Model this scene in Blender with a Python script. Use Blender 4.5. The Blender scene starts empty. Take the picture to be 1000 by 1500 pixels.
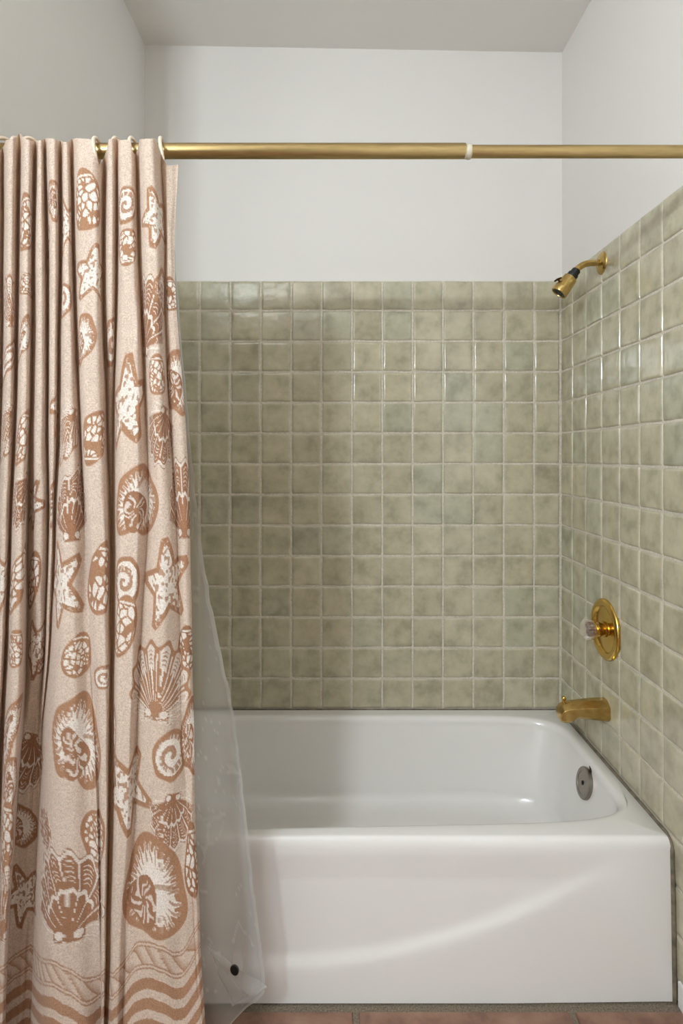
import bpy, math, random
import numpy as np
from mathutils import Vector, Matrix
random.seed(7); RNG = np.random.default_rng(7)
C = bpy.context.scene.collection
PI = math.pi
F = 850.0; CX = 497.0; CY = 669.0; CZ = 1.309      # focal length and eye of the survey camera

def PX(px, Y): return (px - CX) * Y / F
def PZ(py, Y): return CZ - (py - CY) * Y / F
def lin(r, g, b, a=1.0):
    f = lambda c: (c/255/12.92 if c/255 <= .04045 else ((c/255+.055)/1.055)**2.4)
    return (f(r), f(g), f(b), a)

# ------------------------------------------------------------------ materials
def mat(name, col=(200,200,200), rough=.5, metal=0, **kw):
    m = bpy.data.materials.new(name); m.use_nodes = True
    b = m.node_tree.nodes['Principled BSDF']
    b.inputs['Base Color'].default_value = lin(*col)
    b.inputs['Roughness'].default_value = rough
    b.inputs['Metallic'].default_value = metal
    for k, v in kw.items(): b.inputs[k].default_value = v
    return m
def nd(m, t, **kw):
    n = m.node_tree.nodes.new(t)
    for k, v in kw.items(): setattr(n, k, v)
    return n
def lk(m, a, b): m.node_tree.links.new(a, b)
def bsdf(m): return m.node_tree.nodes['Principled BSDF']
def noise(m, scale, detail=3, rough=.5, coord='Object', sc=None):
    tc = nd(m, 'ShaderNodeTexCoord'); n = nd(m, 'ShaderNodeTexNoise')
    n.inputs['Scale'].default_value = scale; n.inputs['Detail'].default_value = detail; n.inputs['Roughness'].default_value = rough
    if sc:
        mp = nd(m, 'ShaderNodeMapping'); mp.inputs['Scale'].default_value = sc
        lk(m, tc.outputs[coord], mp.inputs['Vector']); lk(m, mp.outputs[0], n.inputs['Vector'])
    else: lk(m, tc.outputs[coord], n.inputs['Vector'])
    return n
def bump(m, src, strength, dist=.001):
    b = nd(m, 'ShaderNodeBump'); b.inputs['Strength'].default_value = strength; b.inputs['Distance'].default_value = dist
    lk(m, src, b.inputs['Height']); lk(m, b.outputs[0], bsdf(m).inputs['Normal']); return b
def ramp(m, src, stops):
    r = nd(m, 'ShaderNodeValToRGB'); e = r.color_ramp.elements
    while len(e) < len(stops): e.new(.5)
    for x, (p, c) in zip(e, stops): x.position = p; x.color = lin(*c)
    lk(m, src, r.inputs[0]); return r

PLASTER = mat('white_plaster', (226,223,219), .6)
n_ = noise(PLASTER, 7, 4); bump(PLASTER, n_.outputs[0], .25, .004)
CEIL = mat('ceiling_paint', (226,222,217), .75)
n_ = noise(CEIL, 9, 4); bump(CEIL, n_.outputs[0], .2, .003)
ROOMP = mat('beige_room_paint', (118,106,90), .6)
TRIMW = mat('white_trim_paint', (222,220,216), .45)
GROUT = mat('tile_grout', (196,188,172), .85)
n_ = noise(GROUT, 160, 4); r_ = ramp(GROUT, n_.outputs[0], [(.3,(192,184,168)),(.7,(218,211,198))]); lk(GROUT, r_.outputs[0], bsdf(GROUT).inputs['Base Color'])
CAULK = mat('stained_caulk', (104,94,78), .8)
n_ = noise(CAULK, 40, 4); r_ = ramp(CAULK, n_.outputs[0], [(.3,(84,76,62)),(.7,(132,120,102))]); lk(CAULK, r_.outputs[0], bsdf(CAULK).inputs['Base Color'])

TILE = mat('sage_glazed_tile', (170,166,146), .15)
bsdf(TILE).inputs['Specular IOR Level'].default_value = .65
at = nd(TILE, 'ShaderNodeAttribute', attribute_name='tint')
n1 = noise(TILE, 20, 3, .55)
mx = nd(TILE, 'ShaderNodeMix', data_type='RGBA', blend_type='MULTIPLY'); mx.inputs[0].default_value = 1
r_ = ramp(TILE, n1.outputs[0], [(.30,(214,214,208)),(.5,(240,238,233)),(.72,(255,255,252))])
lk(TILE, at.outputs['Color'], mx.inputs[6]); lk(TILE, r_.outputs[0], mx.inputs[7]); lk(TILE, mx.outputs[2], bsdf(TILE).inputs['Base Color'])
n2 = noise(TILE, 24, 2); bump(TILE, n2.outputs[0], .45, .003)

ENAMEL = mat('white_enamel', (230,227,224), .16)
bsdf(ENAMEL).inputs['Coat Weight'].default_value = .3; bsdf(ENAMEL).inputs['Coat Roughness'].default_value = .1
n_ = noise(ENAMEL, 9, 3); bump(ENAMEL, n_.outputs[0], .12, .003)
BRASS = mat('satin_brass', (196,166,104), .27, 1.0)
n_ = noise(BRASS, 60, 3); r_ = ramp(BRASS, n_.outputs[0], [(.3,(182,150,84)),(.7,(206,178,116))]); lk(BRASS, r_.outputs[0], bsdf(BRASS).inputs['Base Color'])
BRASSP = mat('polished_brass', (214,178,96), .16, 1.0)
RODM = mat('brushed_gold_rod', (178,146,86), .34, 1.0)
n_ = noise(RODM, 30, 3, sc=(.6,8,8)); r_ = ramp(RODM, n_.outputs[0], [(.3,(172,148,100)),(.7,(188,164,116))]); lk(RODM, r_.outputs[0], bsdf(RODM).inputs['Base Color'])
NICKEL = mat('brushed_nickel', (150,142,134), .33, 1.0)
BLACK = mat('black_plastic', (18,18,20), .4)
DARK = mat('dark_hole', (14,13,12), .8)
BRONZE = mat('dark_bronze', (84,66,40), .35, 1.0)
RINGM = mat('cream_plastic', (228,208,186), .35)
COLLARM = mat('white_plastic', (190,181,160), .4)
ACRYL = mat('clear_acrylic', (186,166,164), .05, 0)
bsdf(ACRYL).inputs['Transmission Weight'].default_value = .8; bsdf(ACRYL).inputs['IOR'].default_value = 1.49
TERRA = mat('terracotta_tile', (160,116,92), .55)
n_ = noise(TERRA, 14, 5, .6); r_ = ramp(TERRA, n_.outputs[0], [(.28,(104,74,60)),(.5,(138,104,86)),(.74,(160,126,106))]); lk(TERRA, r_.outputs[0], bsdf(TERRA).inputs['Base Color'])
bump(TERRA, n_.outputs[0], .4, .004)
FGROUT = mat('sanded_floor_grout', (120,108,92), .95)
n_ = noise(FGROUT, 260, 3); r_ = ramp(FGROUT, n_.outputs[0], [(.3,(92,80,66)),(.7,(142,130,112))]); lk(FGROUT, r_.outputs[0], bsdf(FGROUT).inputs['Base Color']); bump(FGROUT, n_.outputs[0], .6, .003)

CLOTH = mat('printed_cotton', (220,200,180), .9)
bsdf(CLOTH).inputs['Sheen Weight'].default_value = .15
at = nd(CLOTH, 'ShaderNodeAttribute', attribute_name='print')
n1 = noise(CLOTH, 420, 2, .6); r1 = ramp(CLOTH, n1.outputs[0], [(.32,(222,216,210)),(.62,(255,255,255))])
mx = nd(CLOTH, 'ShaderNodeMix', data_type='RGBA', blend_type='MULTIPLY'); mx.inputs[0].default_value = 1
lk(CLOTH, at.outputs['Color'], mx.inputs[6]); lk(CLOTH, r1.outputs[0], mx.inputs[7]); lk(CLOTH, mx.outputs[2], bsdf(CLOTH).inputs['Base Color'])
bump(CLOTH, n1.outputs[0], .35, .0015)
tw = nd(CLOTH, 'ShaderNodeMix', data_type='RGBA', blend_type='MULTIPLY'); tw.inputs[0].default_value = 1; tw.inputs[7].default_value = (1, .80, .56, 1)
lk(CLOTH, mx.outputs[2], tw.inputs[6]); tr = nd(CLOTH, 'ShaderNodeBsdfTranslucent'); lk(CLOTH, tw.outputs[2], tr.inputs['Color'])
ms = nd(CLOTH, 'ShaderNodeMixShader'); ms.inputs[0].default_value = .26
out = CLOTH.node_tree.nodes['Material Output']
lk(CLOTH, bsdf(CLOTH).outputs[0], ms.inputs[1]); lk(CLOTH, tr.outputs[0], ms.inputs[2]); lk(CLOTH, ms.outputs[0], out.inputs['Surface'])

LINER = mat('frosted_vinyl', (200,202,199), .5)
at = nd(LINER, 'ShaderNodeAttribute', attribute_name='haze_amount')
lk(LINER, at.outputs['Fac'], bsdf(LINER).inputs['Alpha'])
n1 = noise(LINER, 16, 5, .6); bump(LINER, n1.outputs[0], .2, .002)

# ------------------------------------------------------------------ mesh helpers
def obj(name, verts, faces, m, parent=None, smooth=True, angle=None):
    me = bpy.data.meshes.new(name); me.from_pydata([tuple(v) for v in verts], [], faces); me.update()
    o = bpy.data.objects.new(name, me); C.objects.link(o); me.materials.append(m)
    if smooth: me.shade_smooth()
    if angle is not None: me.set_sharp_from_angle(angle=math.radians(angle))
    if parent is not None: o.parent = parent; o.matrix_parent_inverse = parent.matrix_world.inverted()
    return o
def grid_obj(name, P, m, parent=None, attr=None, wrap=False):
    """P: (R, K, 3) numpy grid of points."""
    R, K = P.shape[:2]
    idx = np.arange(R*K).reshape(R, K)
    if wrap: idx = np.concatenate([idx, idx[:, :1]], 1)
    q = np.stack([idx[:-1,:-1], idx[:-1,1:], idx[1:,1:], idx[1:,:-1]], -1).reshape(-1, 4)
    return raw_obj(name, P.reshape(-1, 3), q, m, parent, attr)
def raw_obj(name, V, q, m, parent=None, attr=None):
    me = bpy.data.meshes.new(name)
    me.vertices.add(len(V)); me.vertices.foreach_set('co', np.ascontiguousarray(V, np.float32).ravel())
    me.loops.add(q.size); me.loops.foreach_set('vertex_index', np.ascontiguousarray(q, np.int32).ravel())
    me.polygons.add(len(q)); me.polygons.foreach_set('loop_start', np.arange(0, q.size, q.shape[1], dtype=np.int32))
    me.update(calc_edges=True); me.validate()
    me.shade_smooth(); me.materials.append(m)
    for k, (typ, a) in (attr or {}).items():
        at = me.attributes.new(k, typ, 'POINT')
        at.data.foreach_set('color' if typ == 'FLOAT_COLOR' else 'value', np.ascontiguousarray(a, np.float32).ravel())
    o = bpy.data.objects.new(name, me); C.objects.link(o)
    if parent is not None: o.parent = parent; o.matrix_parent_inverse = parent.matrix_world.inverted()
    return o
def box(name, x0, x1, y0, y1, z0, z1, m, parent=None, bevel=0):
    v = [(x,y,z) for z in (z0,z1) for y in (y0,y1) for x in (x0,x1)]
    f = [(0,2,3,1),(4,5,7,6),(0,1,5,4),(2,6,7,3),(0,4,6,2),(1,3,7,5)]
    o = obj(name, v, f, m, parent, smooth=False)
    if bevel:
        b = o.modifiers.new('bevel', 'BEVEL'); b.width = bevel; b.segments = 3
    return o
def frame(d):
    d = Vector(d).normalized(); a = Vector((0,0,1)) if abs(d.z) < .9 else Vector((0,1,0))
    u = d.cross(a).normalized(); return u, u.cross(d).normalized(), d
def lathe(name, origin, axis, prof, m, parent=None, n=48, angle=35, flute=None):
    """prof: list of (distance along axis, radius)."""
    u, w, d = frame(axis); o = Vector(origin); V = []; Fc = []
    for k, (s, r) in enumerate(prof):
        for i in range(n):
            a = 2*PI*i/n; rr = r*(flute(a, k) if flute else 1)
            V.append(o + d*s + u*(rr*math.cos(a)) + w*(rr*math.sin(a)))
    for k in range(len(prof)-1):
        for i in range(n):
            j = (i+1) % n; Fc.append((k*n+i, k*n+j, (k+1)*n+j, (k+1)*n+i))
    Fc.append(tuple(range(n-1,-1,-1))); Fc.append(tuple((len(prof)-1)*n+i for i in range(n)))
    return obj(name, V, Fc, m, parent, angle=angle)
def tube(name, pts, r, m, parent=None, n=16, closed=False):
    pts = [Vector(p) for p in pts]; K = len(pts); V = []; Fc = []
    up = None
    for k, p in enumerate(pts):
        a = pts[(k-1) % K] if (closed or k) else p; b = pts[(k+1) % K] if (closed or k < K-1) else p
        t = (b-a).normalized()
        if up is None: up = frame(t)[0]
        up = (up - t*up.dot(t)).normalized(); w = t.cross(up)
        rr = r[k] if isinstance(r, (list, tuple)) else r
        for i in range(n):
            an = 2*PI*i/n; V.append(p + up*(rr*math.cos(an)) + w*(rr*math.sin(an)))
    L = K if closed else K-1
    for k in range(L):
        for i in range(n):
            j = (i+1) % n; q = (k+1) % K; Fc.append((k*n+i, k*n+j, q*n+j, q*n+i))
    if not closed: Fc += [tuple(range(n-1,-1,-1)), tuple((K-1)*n+i for i in range(n))]
    return obj(name, V, Fc, m, parent, angle=50)
def thing(name, label, cat, loc=(0,0,0), group=None):
    o = bpy.data.objects.new(name, None); C.objects.link(o); o.location = loc; o.empty_display_size = .05
    bpy.context.view_layer.update()
    return tag(o, label, cat, group)
def tag(o, label, cat, group=None):
    o['label'] = label; o['category'] = cat
    if group: o['group'] = group
    return o
def struct(o, label=None):
    o['kind'] = 'structure'
    if label: o['label'] = label
    return o

# ------------------------------------------------------------------ the room
XL, XR, YB = -.715, .809, 2.123        # left plaster face, right tile face, back tile face
YE = .90                               # front end of the left alcove wall
YF = -1.6                               # room reaches back past the camera
XO = -1.30                              # outer left wall of the bathroom
def ceil_z(x): return 2.8215 + (x+.715)*(2.794-2.8215)/1.525
wall_back = struct(box('wall_back', -.83, .93, YB+.009, YB+.12, 0, 2.86, PLASTER))
wall_right = struct(box('wall_right', XR+.009, XR+.12, YF, YB+.009, 0, 2.86, PLASTER))
wall_left = struct(box('wall_left', -.83, XL, YE, YB+.009, 0, 2.86, PLASTER))
wall_outer = struct(box('wall_outer', XO-.1, XO, YF, YE, 0, 2.86, PLASTER))
wall_front = struct(box('wall_front', XO-.1, .93, YF-.1, YF, 0, 2.86, ROOMP))
wall_front_left = struct(box('wall_front_left', XO-.1, -.83, YE, YE+.1, 0, 2.86, PLASTER))
cx0, cx1 = XO-.1, .93
struct(obj('ceiling', [(cx0,YF,ceil_z(cx0)),(cx1,YF,ceil_z(cx1)),(cx1,YB+.12,ceil_z(cx1)),(cx0,YB+.12,ceil_z(cx0)),
                (cx0,YF,2.96),(cx1,YF,2.96),(cx1,YB+.12,2.96),(cx0,YB+.12,2.96)],
    [(0,3,2,1),(4,5,6,7),(0,1,5,4),(1,2,6,5),(2,3,7,6),(3,0,4,7)], CEIL, smooth=False))

# glazed wall tiles: every tile is its own slightly domed, slightly crooked pillow on a grout bed
ZT = 1.954
rows = [ZT, 1.845] + [1.845 - .1123*k for k in range(1, 17)]
rows = [z for z in rows if z > -.02]; rows[-1] = max(rows[-1], .01)
def tile_field(name, ulines, axis, plane, nsign, parent, vis=lambda u, z: True, bed=None):
    """axis 'x': tiles run along x on a wall facing -y; axis 'y': tiles run along y on a wall facing nsign*x."""
    e = np.array([0, .0012, .0030, .0065]); 
    def cs(L):
        mid = np.linspace(.011, L-.011, 9); return np.concatenate([e, mid, L-e[::-1]])
    fall = np.array([0, .48, .82, .975])
    Vs, Qs, Ts, off = [], [], [], 0
    for a in range(len(ulines)-1):
        for b in range(len(rows)-1):
            u0, u1, z1, z0 = ulines[a], ulines[a+1], rows[b], rows[b+1]
            if not vis((u0+u1)/2, z1): continue
            g = .0025
            U = cs(u1-u0-2*g); W = cs(z1-z0-2*g); n = len(U)
            hu = np.ones(n); hu[:4] = fall; hu[-4:] = fall[::-1]
            h = hu[:, None]*hu[None, :]
            s = U/U[-1]*2-1; t = W/W[-1]*2-1; S, T = np.meshgrid(s, t, indexing='ij')
            r = RNG.normal(size=12)
            Hh = .0052 + .00035*r[0]*S + .00035*r[1]*T + .00022*(S*S+T*T)*(r[2]-.4) + .00013*np.sin(2.6*S+3*r[3])*np.sin(2.4*T+3*r[4]) + .0003*r[5]
            Hh = h*Hh
            UU = u0+g+U[:, None] + .0006*np.sin(3*T+r[6]*3)*S*abs(S) + .0004*r[8]*T
            ZZ = z0+g+W[None, :] + .0006*np.sin(3*S+r[7]*3)*T*abs(T) + .0004*r[9]*S
            if axis == 'x': P = np.stack([UU, plane + .0055 - Hh, ZZ], -1)
            else: P = np.stack([plane + nsign*(Hh - .0055), UU, ZZ], -1)
            idx = np.arange(n*n).reshape(n, n) + off
            q = np.stack([idx[:-1,:-1], idx[1:,:-1], idx[1:,1:], idx[:-1,1:]], -1).reshape(-1, 4)
            if axis == 'y' and nsign < 0: q = q[:, ::-1]
            if axis == 'y': q = q[:, ::-1] if nsign > 0 else q
            Vs.append(P.reshape(-1, 3)); Qs.append(q); off += n*n
            k = RNG.random(); v = 1 + .035*RNG.normal()
            c1 = np.array(lin(196,191,168)[:3]); c2 = np.array(lin(193,186,163)[:3]); c3 = np.array(lin(189,187,166)[:3])
            c = (c1*(1-k) + c2*k) if RNG.random() < .8 else c3
            col = np.ones((n*n, 4)); col[:, :3] = c*v
            # glaze runs thin and pale over the rounded rim of the tile
            rim = (1-np.minimum(hu[:, None], hu[None, :])).reshape(-1, 1)
            col[:, :3] += (np.array(lin(212,206,190)[:3]) - col[:, :3])*np.clip(rim*1.2, 0, .75)
            Ts.append(col)
    o = raw_obj(name, np.concatenate(Vs), np.concatenate(Qs), TILE, parent, {'tint': ('FLOAT_COLOR', np.concatenate(Ts))})
    return o
xl = [.7125 - .11112*k for k in range(0, 13)]; xs = sorted([XL+.0] + xl + [XR-.001])
tile_field('glazed_tiles', xs, 'x', YB, -1, wall_back, vis=lambda u, z: z > .36)
box('grout_bed', XL, XR+.008, YB+.0045, YB+.0092, .33, ZT-.001, GROUT, wall_back)
ys = sorted([YB-.001, 2.020, 1.910, 1.796, 1.680, 1.569, 1.458, 1.347, 1.236])
tile_field('glazed_tiles', ys, 'y', XR, -1, wall_right, vis=lambda u, z: z > .36 or u < 1.5)
box('grout_bed', XR+.0045, XR+.0092, 1.236, YB+.005, .0, ZT-.001, GROUT, wall_right)
tile_field('glazed_tiles', [y for y in ys if y > 1.2], 'y', XL+.009, 1, wall_left, vis=lambda u, z: z > .36 or u < 1.5)
box('grout_bed', XL, XL+.0045, 1.236, YB+.005, .0, ZT-.001, GROUT, wall_left)

# terracotta floor
floor = struct(box('floor', cx0, .93, YF, YB+.12, -.08, -.004, FGROUT))
px_ = .509; xj = [.0385 + px_*k for k in range(-3, 3)]; yj = [1.3735 - .305*k for k in range(0, 10)]
V, Fc = [], []
for i in range(len(xj)-1):
    for j in range(len(yj)-1):
        x0, x1 = max(xj[i]+.007, cx0+.002), min(xj[i+1]-.007, XR+.005); y1, y0 = yj[j]-.006, yj[j+1]+.006
        if x1-x0 < .03 or y0 < YF: continue
        k = len(V); h = .0015*random.random(); bv = .006
        for (ins, z) in ((0,-.008),(0,-.003+h),(bv*.35,.0008+h),(bv,.002+h)):
            V += [(x0+ins,y0+ins,z),(x1-ins,y0+ins,z),(x1-ins,y1-ins,z),(x0+ins,y1-ins,z)]
        for l in range(3):
            for s in range(4):
                t = (s+1) % 4; Fc.append((k+l*4+s, k+l*4+t, k+l*4+4+t, k+l*4+4+s))
        Fc.append((k+12,k+13,k+14,k+15))
obj('terracotta_tiles', V, Fc, TERRA, floor, angle=40)
struct(box('baseboard_right', XR-.004, XR+.009, YF, 1.382, .0, .062, TRIMW, bevel=.003))

# ------------------------------------------------------------------ bathtub
TX0, TX1, TYF, TYB, TH = -.706, .8015, 1.390, 2.119, .385
def build_tub():
    NS = [150, 60, 150, 60]                     # samples: front, right, back, left (counter-clockwise from front-left)
    def outer(x0, x1, y0, y1, rad=.004):
        pts = []
        cs = [(x0,y0),(x1,y0),(x1,y1),(x0,y1)]
        for s in range(4):
            a, b = cs[s], cs[(s+1) % 4]
            for i in range(NS[s]):
                t = i/NS[s]; t = .5-.5*math.cos(PI*t)*(.25) - .0 if False else t
                pts.append((a[0]+(b[0]-a[0])*t, a[1]+(b[1]-a[1])*t))
        return pts
    def inner(x0, x1, y0, y1, n, tilt=0):
        cx, cy, a, b = (x0+x1)/2, (y0+y1)/2, (x1-x0)/2, (y1-y0)/2; pts = []
        th0 = [-135, -45, 45, 135]
        for s in range(4):
            for i in range(NS[s]):
                th = math.radians(th0[s] + 90*i/NS[s]); c, q = math.cos(th), math.sin(th)
                # even spacing along the sides
                if s % 2 == 0:
                    t = -1+2*i/NS[s]; t = t if s == 0 else -t; k = math.atan(t); c2, q2 = math.sin(k), (-1 if s == 0 else 1)*math.cos(k)
                else:
                    t = -1+2*i/NS[s]; t = t if s == 1 else -t; k = math.atan(t); q2, c2 = math.sin(k), (1 if s == 1 else -1)*math.cos(k)
                x = cx + a*math.copysign(abs(c2)**(2/n), c2); y = cy + b*math.copysign(abs(q2)**(2/n), q2)
                if y < cy: y += tilt*(x+.2)*((cy-y)/b)
                pts.append((x, y))
        return pts
    rings = []
    def apron_off(x, z):
        zc = .093 + .345*(x+.16)**2                       # the pressed swoosh across the apron
        amp = .0115*max(0, min(1, (.78-abs(x+.02))/.35))
        u = (z - zc)/.022
        s = 1/(1+math.exp(3.2*u))
        return (-amp*s + amp*.6)*max(0, min(1, (.345-z)/.06))
    zs = [0, .004] + [.004 + (.352-.004)*k/70 for k in range(1, 71)]
    N = sum(NS)
    for z in zs:
        o = outer(TX0, TX1, TYF+.004+.010*(z/.355), TYB)
        r = []
        for i, (x, y) in enumerate(o):
            if i < NS[0]: y = y + apron_off(x, z)
            r.append((x, y, z))
        rings.append(r)
    R = .030
    for k in range(1, 9):
        a = PI/2*k/8; dy = .015*(1-math.cos(a)); dz = R*math.sin(a)
        o = outer(TX0+dy*.25, TX1-dy*.25, TYF+.014+dy, TYB-dy*.1)
        rings.append([(x, y, TH-R+dz) for x, y in o])
    xi0, xi1, yi0, yi1 = -.665, .768, 1.444, 2.072
    # rim to basin edge, roll-over, wall, fillet, floor
    prof = []
    prof.append((-.0095, TH, 7.0)); prof.append((-.008, TH, 7.0)); prof.append((-.005, TH-.0003, 7.0))
    for k in range(1, 9):
        a = PI/2*k/8; prof.append((-.005+.0189*math.sin(a)*.9, TH-.0003-.0261*(1-math.cos(a)), 7.0))
    steps = 22
    for k in range(1, steps+1):
        t = k/steps
        prof.append((.012 + .05*t, TH-.0264 - .195*t, 7.0-2.0*t))
    for k in range(1, 13):
        a = PI/2*k/12
        prof.append((.062 + .07*(1-math.cos(a)), TH-.2214 - .06*math.sin(a), 5.0-1.2*k/12))
    for (g, z, n) in prof:
        gg = max(g, 0)
        left = g + gg*1.1
        p = inner(xi0+left, xi1-g*.9, yi0+g, yi1-g, n, .03)
        rings.append([(x, y, z - .0) for x, y in p])
    zf = prof[-1][1]
    last = rings[-1]; cxm = sum(p[0] for p in last)/N; cym = sum(p[1] for p in last)/N
    for sc, dz in ((.85,-.003),(.6,-.006),(.3,-.008),(.08,-.009)):
        rings.append([(cxm+(x-cxm)*sc, cym+(y-cym)*sc, zf+dz) for x, y, _ in last])
    P = np.array(rings)
    return P
tub = thing('bathtub', 'white enamelled alcove bathtub with a swooping crease across its apron', 'bathtub', (.05, 1.75, 0))
P = build_tub()
o = grid_obj('tub_shell', P, ENAMEL, tub, wrap=True)
o.data.set_sharp_from_angle(angle=math.radians(50))
# overflow plate on the sloping drain end
oc = Vector((.7465, 1.762, .3175)); od = Vector((-1, 0, .20)).normalized()
ov = lathe('overflow_plate', oc, od, [(-.012,.045),(.004,.046),(.0075,.0455),(.0095,.0435),(.0098,.033),(.0085,.032),(.0085,.006)], NICKEL, tub, n=56, angle=30)
lathe('screw', oc, od, [(.007,.0065),(.0098,.0062),(.0105,.0045),(.0102,.002)], DARK, ov, n=20)
sl = Vector((.7605,1.750,.3665))
tube('trip_slot', [sl+Vector((-.0005,-.012,-.008)), sl+Vector((-.003,0,-.001)), sl+Vector((-.0005,.012,.003))], [.002,.0038,.002], DARK, tub, n=10)
# mould-stained sealant around the tub
V = []
struct(tube('trim_1', [(TX0, TYB+.0005, TH-.003), (.3,TYB+.001,TH-.003), (TX1+.0025, TYB, TH-.003), (TX1+.0035, 1.8, TH-.003), (TX1+.0035, 1.43, TH-.004), (TX1+.0035,1.412,TH-.014),(TX1+.0035, 1.404, TH-.03),(TX1+.0035,1.398,.2),(TX1+.0035,1.394,.0)], .0055, CAULK, n=10))

# ------------------------------------------------------------------ brass fittings on the right wall
YV = 1.765
sh = thing('overhead_shower', 'small brass shower head on a bent arm above the tiled wall', 'shower head', (XR, YV+.02, 1.905))
ys_ = YV+.025; z0 = 1.9065
lathe('flange', (XR+.004, ys_, z0), (-1,0,0), [(0,.035),(.002,.0352),(.005,.034),(.009,.029),(.012,.021),(.0135,.0155),(.016,.0125)], BRASS, sh)
arm = [Vector((XR-.004, ys_, z0)), Vector((XR-.022, ys_, z0))]
P0, P1, P2 = Vector((XR-.022,ys_,z0)), Vector((XR-.060,ys_,z0+.002)), Vector((.7295,ys_,1.8825))
for k in range(1, 15):
    t = k/14; arm.append(P0*(1-t)**2 + P1*2*t*(1-t) + P2*t*t)
tube('arm', arm, .0098, BRASS, sh, n=20)
hd = (Vector((.664,ys_+.006,1.7985)) - Vector((.7245,ys_,1.8775))).normalized()
h0 = P2
lathe('collar', h0 - hd*.004, hd, [(0,.0112),(.003,.0135),(.014,.0135),(.016,.0125),(.0165,.0165),(.028,.0165),(.031,.015)], BLACK, sh, n=24, flute=lambda a, k: 1+.03*math.cos(10*a))
bd = lathe('spray_body', h0 + hd*.025, hd, [(0,.016),(.0015,.0205),(.003,.0216),(.006,.0220),(.040,.0248),(.0405,.0242),(.0425,.0242),(.043,.0254),(.058,.0256),(.0605,.0248),(.0607,.0205),(.057,.0195)], BRASS, sh, n=56)
lathe('spray_face', h0 + hd*.0815, hd, [(0,.0194),(.0025,.0192),(.003,.0125),(.0008,.0118),(.0008,.006),(.002,.005)], BLACK, bd, n=40)
side = Vector((-.80, -.30, .38)); side = (side - hd*side.dot(hd)).normalized()
lb = h0 + hd*.058 + side*.021
lv = lathe('spray_lever', lb, side, [(0,.0035),(.009,.003)], BRONZE, sh, n=14)
cr = hd.cross(side).normalized()
tube('lever_handle', [lb+side*.0095-hd*.006-cr*.011, lb+side*.0105, lb+side*.0095+hd*.006+cr*.011], [.0026,.0036,.0026], BRONZE, lv, n=12)

vz = .784
vl = thing('shower_valve', 'round brass shower valve plate with a clear faceted knob', 'faucet', (XR, YV, vz))
lathe('escutcheon', (XR+.004, YV, vz), (-1,0,0), [(0,.092),(.004,.0925),(.008,.0915),(.0115,.088),(.0135,.083),(.0140,.078),(.0130,.073),(.0085,.0695),(.0045,.067),(.0045,.05),(.006,.034),(.008,.024)], BRASSP, vl, n=80, angle=45)
lathe('stem', (XR-.008, YV, vz), (-1,0,0), [(-.003,.024),(.002,.024),(.004,.019),(.009,.0185),(.010,.0215),(.015,.0215),(.017,.0175),(.019,.0170),(.021,.0195),(.025,.0205),(.027,.0195)], BRASSP, vl, n=40)
kb = lathe('knob', (XR-.033, YV, vz), (-1,0,0), [(0,.017),(.002,.0225),(.009,.030),(.017,.0325),(.027,.0315),(.034,.0265),(.036,.0225),(.0355,.012),(.0345,.002)], ACRYL, vl, n=60, angle=25,
      flute=lambda a, k: 1+(.10*abs(math.sin(4*a))-.07 if 0 < k < 6 else 0))
lathe('knob_core', (XR-.034, YV, vz), (-1,0,0), [(0,.0105),(.014,.0105),(.016,.008),(.026,.008),(.028,.003)], NICKEL, kb, n=24)

sp = thing('tub_spout', 'faceted brass tub spout with a small pull-up knob at its tip', 'faucet', (XR, YV, .54))
def spout():
    # octagonal sections, from the wall to the tip
    secs = [(.0,.034,.573,.514,.012),(.004,.034,.573,.514,.012),(.03,.0335,.5725,.516,.012),(.06,.032,.5705,.519,.0115),(.085,.0305,.568,.5215,.011),(.100,.0295,.5665,.5205,.011),
            (.112,.029,.565,.511,.010),(.124,.0285,.563,.5075,.010),(.137,.0275,.5585,.508,.010),(.1445,.0245,.549,.511,.009),(.146,.020,.545,.516,.008)]
    rings = []
    for (d, hw, zt, zb, c) in secs:
        x = XR + .003 - d; y0, y1 = YV-hw, YV+hw; ct = c*1.5; cb = c*.8
        poly = [(y0, zb+cb),(y0, zt-ct*.85),(y0+ct*1.25, zt),(y1-ct*1.25, zt),(y1, zt-ct*.85),(y1, zb+cb),(y1-cb, zb),(y0+cb, zb)]
        rings.append([(x, y, z) for y, z in poly])
    V = [p for r in rings for p in r]; n = 8; Fc = []
    for k in range(len(rings)-1):
        for i in range(n):
            j = (i+1) % n; Fc.append((k*n+i, (k+1)*n+i, (k+1)*n+j, k*n+j))
    Fc.append(tuple(range(n))); Fc.append(tuple((len(rings)-1)*n+i for i in range(n-1,-1,-1)))
    return V, Fc
o = obj('spout_body', *spout(), BRASS, sp, angle=22)
b = o.modifiers.new('bevel', 'BEVEL'); b.width = .0012; b.segments = 2; b.limit_method = 'ANGLE'; b.angle_limit = math.radians(25)
lathe('diverter_knob', (XR-.127, YV, .561), (0,0,1), [(0,.0035),(.006,.0032),(.008,.0055),(.012,.0072),(.0155,.0070),(.018,.0055),(.019,.002)], BRASSP, sp, n=24)

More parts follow.
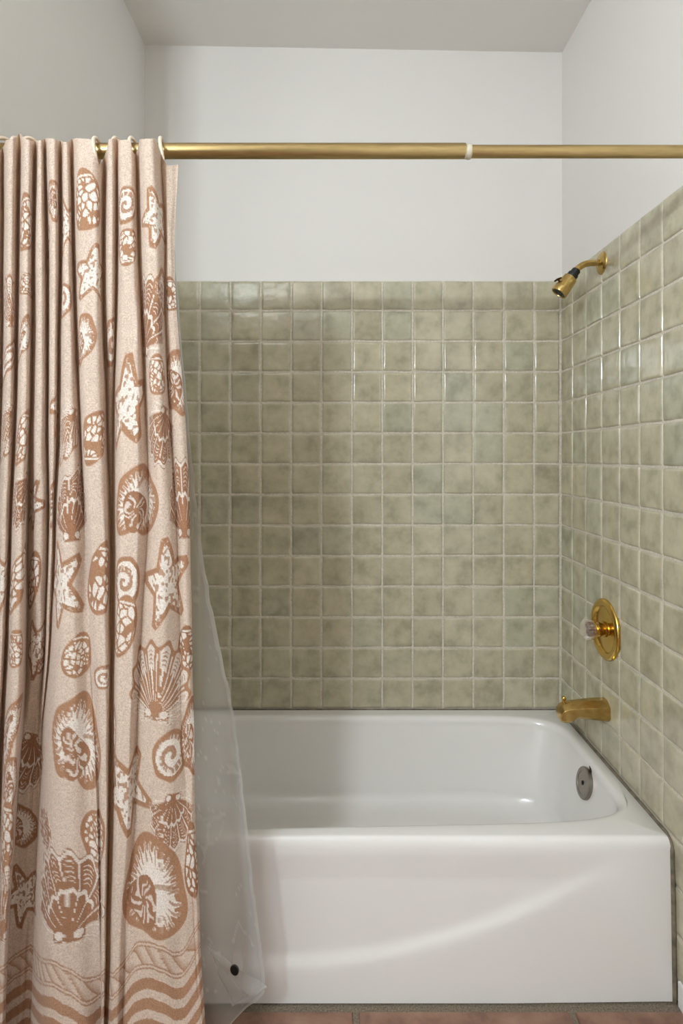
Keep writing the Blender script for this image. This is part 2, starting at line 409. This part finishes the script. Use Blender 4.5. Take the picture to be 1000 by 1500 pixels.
# ------------------------------------------------------------------ curtain rod and rings
RY, RZ = 1.19, CZ + (CY-221.3)*1.19/F
rod = thing('curtain_rod', 'brushed gold telescoping shower curtain rod spanning the alcove', 'curtain rod', (.05, RY, RZ))
xj_ = PX(681, RY); DR = -.0012
lathe('outer_tube', (XL+.003, RY, RZ), (1,0,0), [(0,.0152),(xj_-XL-.004,.0152),(xj_-XL-.003,.0147)], RODM, rod, n=40)
lathe('inner_tube', (xj_-.02, RY, RZ+DR), (1,0,0), [(0,.0126),(XR-.0005-xj_+.02,.0126)], RODM, rod, n=40)
lathe('collar', (xj_-.002, RY, RZ+DR), (1,0,0), [(0,.0138),(.002,.0146),(.004,.0138),(.007,.0150),(.011,.0152),(.0135,.0146),(.0145,.013)], COLLARM, rod, n=36)
lathe('end_cap', (XR+.009, RY, RZ+DR), (-1,0,0), [(0,.021),(.014,.021),(.017,.0185),(.018,.0130)], COLLARM, rod, n=36)
lathe('end_cap', (XL, RY, RZ), (1,0,0), [(0,.021),(.010,.021),(.013,.0185),(.014,.0155)], COLLARM, rod, n=36)
RING_SPECS = [(9, -14, 'cream plastic curtain ring at the left edge, first from the left'), (25, 10, 'cream plastic curtain ring, second from the left along the rod'),
              (47, -12, 'cream plastic curtain ring, third from the left along the rod'),
              (141, 14, 'cream plastic curtain ring with bare rod showing through, middle of the curtain top'), (171, 8, 'cream plastic curtain ring between two narrow folds, third from the right'),
              (194, 10, 'cream plastic curtain ring beside the last broad fold, second from the right'), (235, 20, 'cream plastic curtain ring at the curtain corner, rightmost on the rod')]
ring0 = None
for (px, rz, lab) in RING_SPECS:
    if ring0 is None:
        pts = []
        for i in range(48):
            a = 2*PI*i/48
            pts.append((.0035*math.sin(2*a), .028*math.cos(a), .0345*math.sin(a)))
        ring0 = tube('curtain_ring', pts, .0037, RINGM, n=12, closed=True); r = ring0
    else:
        r = ring0.copy(); C.objects.link(r)
    r.location = (PX(px, 1.18), 1.1835, RZ-.0150); r.rotation_euler = (math.radians(10), 0, math.radians(rz))
    tag(r, lab, 'curtain ring', 'curtain rings on the rod')

# ------------------------------------------------------------------ shower curtain
def h2(ix, iy, s=0):
    h = np.sin(ix*127.1 + iy*311.7 + s*74.7)*43758.5453; return h - np.floor(h)
def vnoise(x, y, s=0):
    ix, iy = np.floor(x), np.floor(y); fx, fy = x-ix, y-iy; fx = fx*fx*(3-2*fx); fy = fy*fy*(3-2*fy)
    return (h2(ix,iy,s)*(1-fx)+h2(ix+1,iy,s)*fx)*(1-fy) + (h2(ix,iy+1,s)*(1-fx)+h2(ix+1,iy+1,s)*fx)*fy
YC = 1.12
ZTOP, ZBOT, NR = PZ(206, 1.12), .055, 980
zr = np.linspace(ZTOP, ZBOT, NR); pyr = CY + (CZ-zr)*F/YC
KEY = [200, 360, 450, 630, 750, 960, 1080, 1190, 1370, 1500, 1580]
def smooth(a, k=60):
    w = np.hanning(2*k+1); w /= w.sum(); return np.convolve(np.pad(a, k, mode='edge'), w, mode='valid')
def K(*v):
    v = list(v) if len(v) > 1 else list(v)*len(KEY)
    return smooth(np.interp(pyr, KEY, v))
CR = [ # crease positions in survey pixels of the curtain plane, then depth of the crease (0 back .. 1 front)
 (K(-19,-19,-19,-19,-19,-19,-19,-19,-19,-19,-19), K(.3)),
 (K(4,3,3,0,-4,-8,-11,-12,-13,-13,-13), K(0)),
 (K(28,26,25,21,15,8,1,-3,-6,-7,-8), K(.05)),
 (K(52,49,48,45,42,40,35,27,14,10,8), K(0,0,0,0,-.05,-.2,-.2,-.2,-.2,-.2,-.2)),
 (K(65,69,69,69,72,67,56,47,40,34,30), K(.15,.1,.1,.1,.05,-.1,-.2,-.2,-.2,-.2,-.2)),
 (K(88,88,87,84,80,73,62,57,50,45,44), K(.1,.1,.1,.1,.15,.1,-.1,-.15,-.2,-.2,-.2)),
 (K(105,107,110,118,123,131,138,142,146,148,149), K(.1,.1,.1,.3,.55,.75,.85,.9,.85,.5,.4)),
 (K(153,152,152,157,162,163,161,160,156,153,152), K(0,0,0,-.1,-.15,-.2,-.2,-.2,-.2,-.2,-.2)),
 (K(171,171,170,166,165.5,165,163.5,162,158.5,154.5,153.5), K(.15,.15,.2,0,-.12,-.18,-.18,-.18,-.18,-.18,-.18)),
 (K(199,203,207,214,218,204,200,198,186,182,180), K(.05,.1,.2,.55,.6,.62,.6,.66,.86,.9,.9)),
 (K(235,243,241,249,257,264,266,275,284,291,294), K(.25,.3,.3,.45,.5,.55,.55,.7,.75,.8,.8)),
 (K(262,255,258,273,278,282,284,286,293,301,305), K(.42,.55,.5,.5,.5,.5,.5,.55,.6,.6,.6)),
]
FR = [ # how far the fold between two creases bulges to the front
 K(.7), K(.85), K(.9,.9,.9,1,1,1,1,.95,.9,.9,.9), K(.75,.8,.8,.75,.65,.35,-.15,-.2,-.2,-.2,-.2), K(.95,.9,.9,.85,.65,.4,.0,-.15,-.2,-.2,-.2),
 K(.85,.85,.85,.9,1,1,1.02,1,1,1,1), K(1.05,1,1,1,.98,.95,.98,1,1,.95,.95), K(.8,.8,.8,.2,-.08,-.15,-.15,-.15,-.15,-.15,-.15),
 K(.9,.9,.95,1,1,1,1,1,1,1,1), K(1.05,1,1,1,1,1,1,1,1,1.02,1.02), K(.5,.6,.6,.65,.65,.65,.65,.7,.75,.8,.8)]
NSAMP = [40, 50, 60, 62, 55, 60, 90, 55, 80, 95, 55]
DEP, YBK = .074, 1.164
pxs, ys2, sid = [], [], []
for i, n in enumerate(NSAMP):
    last = i == len(NSAMP)-1
    t = np.linspace(0, 1, n, endpoint=last)[None, :]
    # sample the steep flanks more densely than the face
    t = .5 + .5*np.sign(2*t-1)*np.abs(2*t-1)**.62
    (xa, ba), (xb, bb) = CR[i], CR[i+1]; f = FR[i]
    ssm = t*t*(3-2*t)
    lp = ba[:, None]*(1-t) + bb[:, None]*t
    soft = np.clip((lp-.4)/.4, 0, 1)
    cusp = 1-np.abs(2*t-1)**(5.5 if i in (6, 8) else 3.2); sn = np.sin(PI*t)**2
    bm = cusp*(1-soft) + sn*soft
    dep = lp + (f[:, None]-lp)*bm
    pxs.append(xa[:, None]*(1-t) + xb[:, None]*t); ys2.append(YBK - DEP*dep); sid.append(np.full(n, i))
PXg = np.concatenate(pxs, 1); Yg = np.concatenate(ys2, 1); NCOL = PXg.shape[1]
cols = np.arange(NCOL)[None, :]
rr = (pyr-206)/1300
# soft irregularity of the hanging cloth
PXg = PXg + 1.6*(vnoise(cols/38., zr[:, None]*9, 1)-.5)*np.minimum(1, rr[:, None]*6+.3)
Yg = Yg + .007*(vnoise(cols/30., zr[:, None]*7, 2)-.5) + .003*(vnoise(cols/14., zr[:, None]*16, 3)-.5)
Zg = np.repeat(zr[:, None], NCOL, 1)
# the top edge runs level from ring to ring, sagging into an open gap at some of them
ptop = 205 + 5*(vnoise(cols/16., cols*0+.5, 5)-.5) + 2*np.sin(cols*.05)
p0 = PXg[:1]
def gap(c, w, d): return d*np.clip(1-np.abs(p0-c)/w, 0, 1)**.6
ptop = ptop + gap(146, 13, 34) + gap(198, 6, 22) + gap(-3, 11, 18) + 36*np.clip((p0-229)/16, 0, 1)**.8 - 9*np.exp(-((p0-29)/4.)**2)
ztop = CZ + (CY-ptop)*Yg[:1]/F
Zg = Zg + (ztop-ZTOP)*np.exp(-(ZTOP-zr)[:, None]/.05)
Xg = (PXg-CX)*Yg/F
Xg = np.maximum(Xg, XL+.0035)
# cloth coordinates: arc length from the free edge, and height
seg = np.hypot(np.diff(Xg, axis=1), np.diff(Yg, axis=1))
Ug = np.concatenate([np.zeros((NR,1)), np.cumsum(seg, 1)], 1); Ug = Ug - Ug[:, -1:]
PPX = CX + Xg*F/Yg; PPY = CY + (CZ-Zg)*F/Yg
BASE = np.array(lin(223,205,190)[:3]); BRN = np.array(lin(180,136,104)[:3]); DRK = np.array(lin(156,110,80)[:3]); CRM = np.array(lin(243,236,228)[:3])
col = np.ones((NR, NCOL, 4)); col[..., :3] = BASE
hz = vnoise(Ug*220, Zg*220, 11)*.5 + vnoise(Ug*420, Zg*420, 12)*.5
col[..., :3] *= (1 + .22*(hz-.5))[..., None]
def lay(sub, m, c):
    m = np.clip(m, 0, 1)[..., None]; sub[..., :3] = sub[..., :3]*(1-m) + c*m
def sm(d, w): return np.clip(.5 - d/w, 0, 1)     # soft inside mask from a signed distance
def find(px, py):
    r = int(np.argmin(np.abs(pyr-py)))
    d = np.abs(PPX[r]-px); cand = np.where(d < d.min()+1.2)[0]; c = cand[np.argmin(Yg[r, cand])]
    r = int(np.argmin(np.abs(PPY[:, c]-py)))
    return Ug[r, c], Zg[r, c]
def voro(a, b, n, seed):
    g = np.random.default_rng(seed); pts = g.uniform(-1.1, 1.1, (n, 2)); d1 = np.full(a.shape, 9.); d2 = d1.copy()
    for p in pts:
        d = np.hypot(a-p[0], b-p[1]); nw = d < d1; d2 = np.where(nw, d1, np.minimum(d2, d)); d1 = np.where(nw, d, d1)
    return d2-d1
def stamp(kind, px, py, w, h, rot=0, seed=0, uz=None, dark=0):
    U0, Z0 = uz if uz else find(px, py); s = YC/F*1.13
    w *= s; h *= s; R = max(w, h)*1.35
    band = np.where(np.abs(zr-Z0) < R+.03)[0]
    if len(band) == 0: return
    r0, r1 = band[0], band[-1]+1
    sub = col[r0:r1]; mk = (np.abs(Ug[r0:r1]-U0) < R) & (np.abs(Zg[r0:r1]-Z0) < R)
    if not mk.any(): return
    da, db = Ug[r0:r1][mk]-U0, Zg[r0:r1][mk]-Z0; c_, s_ = math.cos(math.radians(rot)), math.sin(math.radians(rot))
    a, b = (da*c_+db*s_)/w, (-da*s_+db*c_)/h
    k = sub[mk]; e = .0022/max(w, h)
    brn = BRN if not dark else BRN*.45+DRK*.55
    wob = .10*(vnoise(a*3+seed, b*3, seed)-.5)
    if kind == 'scallop':
        bb = b+.82; th = np.arctan2(a*1.05, bb); r = np.hypot(a, bb)
        nrib = 7; q = th/1.25*nrib/2; fr = q-np.floor(q)-.5
        Rm = 1.72*(1-.26*(th/1.25)**2)*(1.0+.05*np.cos(2*PI*(q-np.floor(q)-.5)))
        dd = np.maximum(r-Rm, (np.abs(th)-1.32)*r)
        lay(k, sm(dd, e), brn)
        ear = np.maximum(np.abs(a)-.42, np.abs(b+.80)-.14); lay(k, sm(ear, e), brn)
        rel = r/Rm
        if not dark:
            rib = (np.abs(fr) < .30) & (rel > .62) & (rel < .93)
            lay(k, rib*1., CRM*.6+BASE*.4)
            tick = rib & (np.abs(fr) < .17) & (np.abs(((rel-.66)*18) % 1-.5) < .18) & (rel < .86)
            lay(k, tick*.9, brn)
            ln = (np.abs(fr) < .09) & (rel > .2) & (rel <= .64); lay(k, ln*1., CRM)
            ln2 = (np.abs(np.abs(fr)-.5) < .06) & (rel > .2) & (rel < .9); lay(k, ln2*.8, CRM)
        else:
            ln = (np.abs(np.abs(fr)-.5) < .055) & (rel > .2) & (rel < .95); lay(k, ln*.9, CRM)
            arc = (np.abs(rel-.52) < .028) & (np.abs(th) < 1.0); lay(k, arc*.9, CRM)
            oline = np.abs(rel-.955) < .028; lay(k, oline*(r > .3)*(np.abs(th) < 1.3)*.85, CRM)
            tick = (np.abs(fr) < .26) & (rel > .6) & (rel < .9) & (np.abs((rel*16+vnoise(a*6, b*6, 3)) % 1-.5) < .13); lay(k, tick*.8, CRM)
        spot = (np.hypot((np.abs(a)-.26)*1.2, (b+.80)*1.7) < .15); lay(k, spot*.9, CRM)
    elif kind == 'star':
        r = np.hypot(a, b); th = np.arctan2(a, b); q = (th+seed*.1)/(2*PI/5); f5 = (q-np.round(q))*(2*PI/5)
        along, perp = r*np.cos(f5), np.abs(r*np.sin(f5))
        wd = .34*np.clip(1-along, 0, 1)**.8 + .085
        dd = np.maximum(perp-wd-wob*.3, along-.98)
        lay(k, sm(dd, e), brn)
        inn = (perp < wd-.125+wob*.5) & (along < .80)
        lay(k, inn*1., CRM)
        sp = vnoise(a*15, b*15, seed+4); lay(k, ((sp > .66) & inn)*.85, brn)
        lay(k, ((sp > .80) & ~inn & (dd < -.04))*.6, BASE)
    elif kind == 'conch':
        r = np.hypot(a, b); th = np.arctan2(b, a)
        Ro = .90 - .20*np.exp(-((th+1.9)/.38)**2) + .07*np.sin(2*th+seed) + .07*np.sin(3*th+1.7*seed+.8) + .03*np.sin(5*th+seed)
        rel = r/Ro; lay(k, sm((rel-1)*Ro, e), brn)
        st = np.sin(th*26 + 5*vnoise(a*4, b*4, seed) + 2.5*r)
        edge = .76 + .10*np.sign(st)*np.abs(st)**.4 + .06*(vnoise(th*4, r*0, seed)-.5)
        w_in = rel < edge; lay(k, w_in*1., CRM)
        strk = (st > .55) & (rel > .50) & w_in; lay(k, strk*.8, brn)
        ca, cb = -.18+.06*math.sin(seed), -.12+.08*math.cos(seed*2)
        r2 = np.hypot((a-ca)/.40, (b-cb)/.46); t2 = np.arctan2(b-cb, a-ca)
        blob = r2 < 1+.12*np.sin(3*t2+seed); lay(k, blob*1., BRN*.5+DRK*.5)
        swirl = np.sin(t2*8 + r2*7 + seed + 9*vnoise(a*6, b*6, seed+1)) > .3
        lay(k, (swirl & (r2 < .88) & (r2 > .18))*.8, CRM)
        gr = (np.abs(np.sin(t2*1.0+.5*r2+seed)) < .09) & (r2 > 1.1) & (rel < .8); lay(k, gr*.7, brn)
    elif kind == 'cone':
        tw = np.clip(1-.28*b, .4, 1.4); dd = np.hypot(a/tw*1.02, np.abs(b)**1.25*np.sign(b)) - .92
        dd = np.minimum(dd, 9)
        lay(k, sm(dd, e), brn)
        inn = dd < -.15
        v = voro(a*1.0*(w/h)**.5, b, 84, seed+2); thr = .055
        lay(k, ((v > thr) & inn & (b < .62))*1., CRM)
        lay(k, ((np.abs(b-.70+.12*a*a) < .035) & (dd < -.08))*.9, CRM)
    elif kind == 'snail':
        r = np.hypot(a, b); th = np.arctan2(b, a); dd = r-.95-wob
        lay(k, sm(dd, e), brn); lay(k, (r < .76+wob)*1., CRM)
        sp = np.sin(r*13-th+seed+1.5*wob*8); lay(k, ((sp > .1) & (r < .80))*.9, brn)
        lay(k, ((np.sin(th*16+8*vnoise(a*5, b*5, seed)) > .5) & (r > .45) & (r < .76))*.8, CRM)
    sub[mk] = k
MOT = [ # kind, survey px, py, half width, half height, turn, seed, dark
 ('star',232,320,34,42,20,1,0), ('cone',125,292,24,42,10,1,0), ('snail',182,300,20,26,0,2,0), ('cone',38,325,22,40,15,3,0), ('conch',78,292,24,30,0,3,0), ('star',98,330,22,40,10,3,0),
 ('star',138,400,36,40,-12,2,0), ('cone',182,362,20,26,190,4,0), ('conch',70,358,16,22,0,5,0), ('scallop',212,462,34,56,-12,1,1), ('conch',238,428,20,32,0,6,0), ('cone',248,430,14,24,0,4,1),
 ('scallop',14,440,20,36,10,3,0), ('cone',45,418,34,16,0,5,0), ('conch',30,500,20,36,0,4,0), ('snail',92,440,18,24,0,4,0), ('conch',118,500,20,42,0,8,0), ('snail',166,500,20,34,0,8,0),
 ('star',182,592,42,66,5,1,0), ('conch',258,560,28,52,0,7,0), ('cone',232,548,18,28,0,9,0), ('star',85,585,30,52,8,5,0), ('snail',8,530,22,34,0,4,0), ('cone',138,642,25,38,180,6,0),
 ('scallop',240,640,26,42,170,7,1), ('scallop',92,640,24,40,175,8,0), ('cone',32,640,22,40,0,9,0), ('scallop',5,635,22,40,170,8,0),
 ('conch',207,738,45,56,0,1,0), ('scallop',110,736,30,52,4,2,1), ('scallop',268,730,26,56,0,5,1), ('scallop',28,735,24,40,175,4,1), ('conch',74,740,18,36,0,9,0), ('star',46,740,30,36,20,7,1),
 ('star',245,856,43,62,-8,3,0), ('star',86,856,42,60,14,2,0), ('cone',147,846,25,52,-14,7,0), ('snail',180,852,24,34,0,3,0), ('cone',22,850,26,52,-18,8,0), ('star',2,850,34,44,0,8,0), ('cone',45,850,20,44,0,8,1),
 ('cone',178,918,22,44,-14,10,0), ('cone',114,960,22,30,-8,11,0), ('snail',152,992,20,16,20,12,0), ('cone',60,960,20,28,0,6,1), ('star',50,950,24,46,0,6,1), ('cone',18,950,20,26,0,3,0), ('cone',274,950,18,32,0,12,1),
 ('scallop',228,998,44,54,-4,1,0), ('conch',114,1090,40,72,0,2,0), ('conch',166,1070,14,34,0,5,0), ('snail',252,1108,26,34,0,6,0), ('conch',281,1082,18,56,0,6,1), ('conch',8,1075,22,60,0,3,0), ('scallop',42,1118,32,44,170,6,1), ('conch',14,1150,18,40,0,9,0),
 ('star',188,1160,50,60,16,4,0), ('cone',142,1230,24,40,180,13,0), ('scallop',252,1206,24,40,172,3,1), ('scallop',64,1210,20,28,90,3,1), ('conch',32,1210,30,34,0,4,1), ('cone',284,1260,12,52,0,14,1),
 ('scallop',97,1312,48,64,6,4,1), ('conch',220,1308,54,70,0,5,0), ('star',36,1312,34,48,0,5,1), ('scallop',4,1320,28,56,0,6,0), ('cone',6,1222,18,44,0,9,0),
]
for m in MOT: stamp(m[0], m[1], m[2], m[3], m[4], m[5], m[6], dark=m[7])
# rope border and waves above the hem; their course is read where the cloth faces the room
ref = int(np.argmin(np.abs(pyr-1430)))
bpx = [-20, -5, 6, 20, 45, 60, 80, 100, 125, 145, 153, 165, 180, 195, 210, 225, 240, 255, 268, 280, 292, 302]
bpy_ = [1440, 1440, 1432, 1418, 1402, 1423, 1425, 1438, 1454, 1448, 1438, 1446, 1428, 1405, 1398, 1397, 1404, 1414, 1412, 1396, 1376, 1352]
zc = PZ(np.interp(PPX[ref], bpx, bpy_), Yg[ref])
zc = smooth(zc, 8)
mm = YC/F
D = (Zg - zc[None, :])/mm                      # in survey pixels above the rope centre
low = (Zg < .45)
rw = 19.
rope_in = low & (np.abs(D) < rw)
lay(col, rope_in*1., BASE*1.02)
lay(col, (low & ((np.abs(np.abs(D)-rw) < 1.3) | (np.abs(np.abs(D)-rw+5.5) < 1.2)))*.85, BRN)
ph = (Ug/mm*.05 + D*.028) % 1
lay(col, (low & (np.abs(D) < rw-6) & (ph < .10))*.9, BRN)
lay(col, (low & (np.abs(D) < rw-6) & (ph >= .10))*np.clip(.70-(ph-.1)*1.5, 0, .6), BRN)
for kk in range(6):
    c0 = -42 - 29*kk
    lay(col, (low & (np.abs(D-c0) < 8.2))*.95, BRN)
cur = thing('shower_curtain', 'peach fabric shower curtain printed with brown seashells and starfish, hanging bunched at the left', 'shower curtain', (-.5, 1.13, ZTOP))
grid_obj('curtain_cloth', np.stack([Xg, Yg, Zg], -1), CLOTH, cur, {'print': ('FLOAT_COLOR', col.reshape(-1, 4))})

# ------------------------------------------------------------------ clear liner behind the curtain
lin_root = thing('curtain_liner', 'clear frosted plastic shower liner hanging behind the printed curtain', 'shower liner', (-.5, 1.23, ZTOP))
NRL, NCL = 260, 130
zl = np.linspace(1.895, .035, NRL); YL = 1.214 + (1.895-zl)*.048
pyl = CY + (CZ-zl)*F/YL
edge_px = np.interp(pyl, [200, 400, 470, 600, 680, 770, 900, 1050, 1130, 1210, 1290, 1370, 1430, 1448, 1470, 1490, 1510], [248, 257, 263, 273, 282, 292, 312, 341, 352, 362, 371, 381, 389, 388, 372, 352, 326])
xe = (edge_px + 1.2*(vnoise(zl*30, zl*0, 4)-.5)*2 - CX)*YL/F
s = np.linspace(0, 1, NCL)
XLn = -.66 + (xe+.66)[:, None]*(s**.75)[None, :]
ZLn = np.repeat(zl[:, None], NCL, 1)
foldz = np.clip((1.9-ZLn)/1.2, 0, 1)
YLn = YL[:, None] + .011*np.sin(XLn*52+1.5*np.sin(ZLn*2.2))*(.5+.5*foldz) + .004*(vnoise(XLn*14, ZLn*3, 7)-.5)*foldz + .0012*(vnoise(XLn*45, ZLn*26, 8)-.5)
dn = .40 + .12*(vnoise(XLn*22, ZLn*6, 9)-.5)
cre = np.abs(vnoise(XLn*30+4*vnoise(XLn*12, ZLn*12, 3), ZLn*13, 10)-.5); dn += .13*(cre < .007)
hem = (xe[:, None]-XLn); dn = dn + .16*(hem < .007) + .22*(hem < .0022)
grid_obj('liner_sheet', np.stack([XLn, YLn, ZLn], -1), LINER, lin_root, {'haze_amount': ('FLOAT', np.clip(dn, 0, 1).reshape(-1))})
# turned-up corner with its magnet
YT = 1.281
A, B, D2 = [Vector((PX(x, YT), YT, PZ(y, YT))) for x, y in ((303,1386),(391,1446),(340,1475))]
nT = 26; V, Q, dl = [], [], []
for i in range(nT+1):
    for j in range(nT+1):
        u, v = i/nT, j/nT
        p = A*(1-u) + (B*(1-v) + D2*v)*u
        p = p + Vector((0, -.005*math.sin(PI*u)*math.sin(PI*v) + .003*math.sin(9*u+7*v), .0015*math.sin(14*v)))
        V.append(p); dl.append(.30 + .15*(v > .96) + .2*(u > .975) + .12*(v < .03) + .14*(abs(v-.62+.12*u) < .018))
for i in range(nT):
    for j in range(nT):
        a0 = i*(nT+1)+j; Q.append((a0, a0+1, a0+nT+2, a0+nT+1))
raw_obj('turned_corner', np.array([tuple(v) for v in V]), np.array(Q), LINER, lin_root, {'haze_amount': ('FLOAT', np.array(dl))})
mc = (PX(344, YT-.012), YT-.010, PZ(1421, YT-.012))
mg = lathe('magnet', mc, (-.35,-1,.1), [(0,.0100),(.0015,.0105),(.0035,.0105),(.0045,.0095)], BLACK, lin_root, n=32); mg['label'] = 'black magnet'
V = []

# ------------------------------------------------------------------ light
LX, LY, LZ = -.885, -.60, 2.07
def bulb(x, y, z, w, r, c=(.88,.985,1.06)):
    l = bpy.data.lights.new('vanity_bulb', 'POINT'); l.energy = w; l.shadow_soft_size = r; l.color = c
    o = bpy.data.objects.new('vanity_bulb', l); C.objects.link(o); o.location = (x, y, z)
for k in (-1, 0, 1): bulb(LX+.062*k, LY-.026*k, LZ, 32.0, .026)
cl = bpy.data.lights.new('added_fill_disc', 'AREA'); cl.shape = 'DISK'; cl.size = .28; cl.energy = 2.8; cl.color = (.9,.985,1.04)  # added out-of-view disc light: fill, and a bright reflection in the upper tiles
clo = bpy.data.objects.new('added_fill_disc', cl); C.objects.link(clo); clo.location = (-.72, -1.05, 2.78)
W = bpy.data.worlds.new('daylight'); bpy.context.scene.world = W; W.use_nodes = True
W.node_tree.nodes['Background'].inputs[0].default_value = (1.0, .985, .965, 1); W.node_tree.nodes['Background'].inputs[1].default_value = .1

# ------------------------------------------------------------------ camera
cam = bpy.data.cameras.new('camera'); co = bpy.data.objects.new('camera', cam); C.objects.link(co)
co.location = (0, 0, CZ); co.rotation_euler = (PI/2, 0, 0)
cam.sensor_fit = 'VERTICAL'; cam.sensor_height = 36; cam.lens = F/1500*36
cam.shift_x = (500-CX)/1500; cam.shift_y = -(750-CY)/1500; cam.clip_start = .02
S = bpy.context.scene; S.camera = co
S.view_settings.view_transform = 'Standard'; S.view_settings.look = 'None'; S.view_settings.gamma = 1; S.view_settings.use_curve_mapping = False
S.view_settings.exposure = 0.08
S.cycles.use_denoising = True
S.cycles.max_bounces = 12; S.cycles.diffuse_bounces = 6; S.cycles.transparent_max_bounces = 16
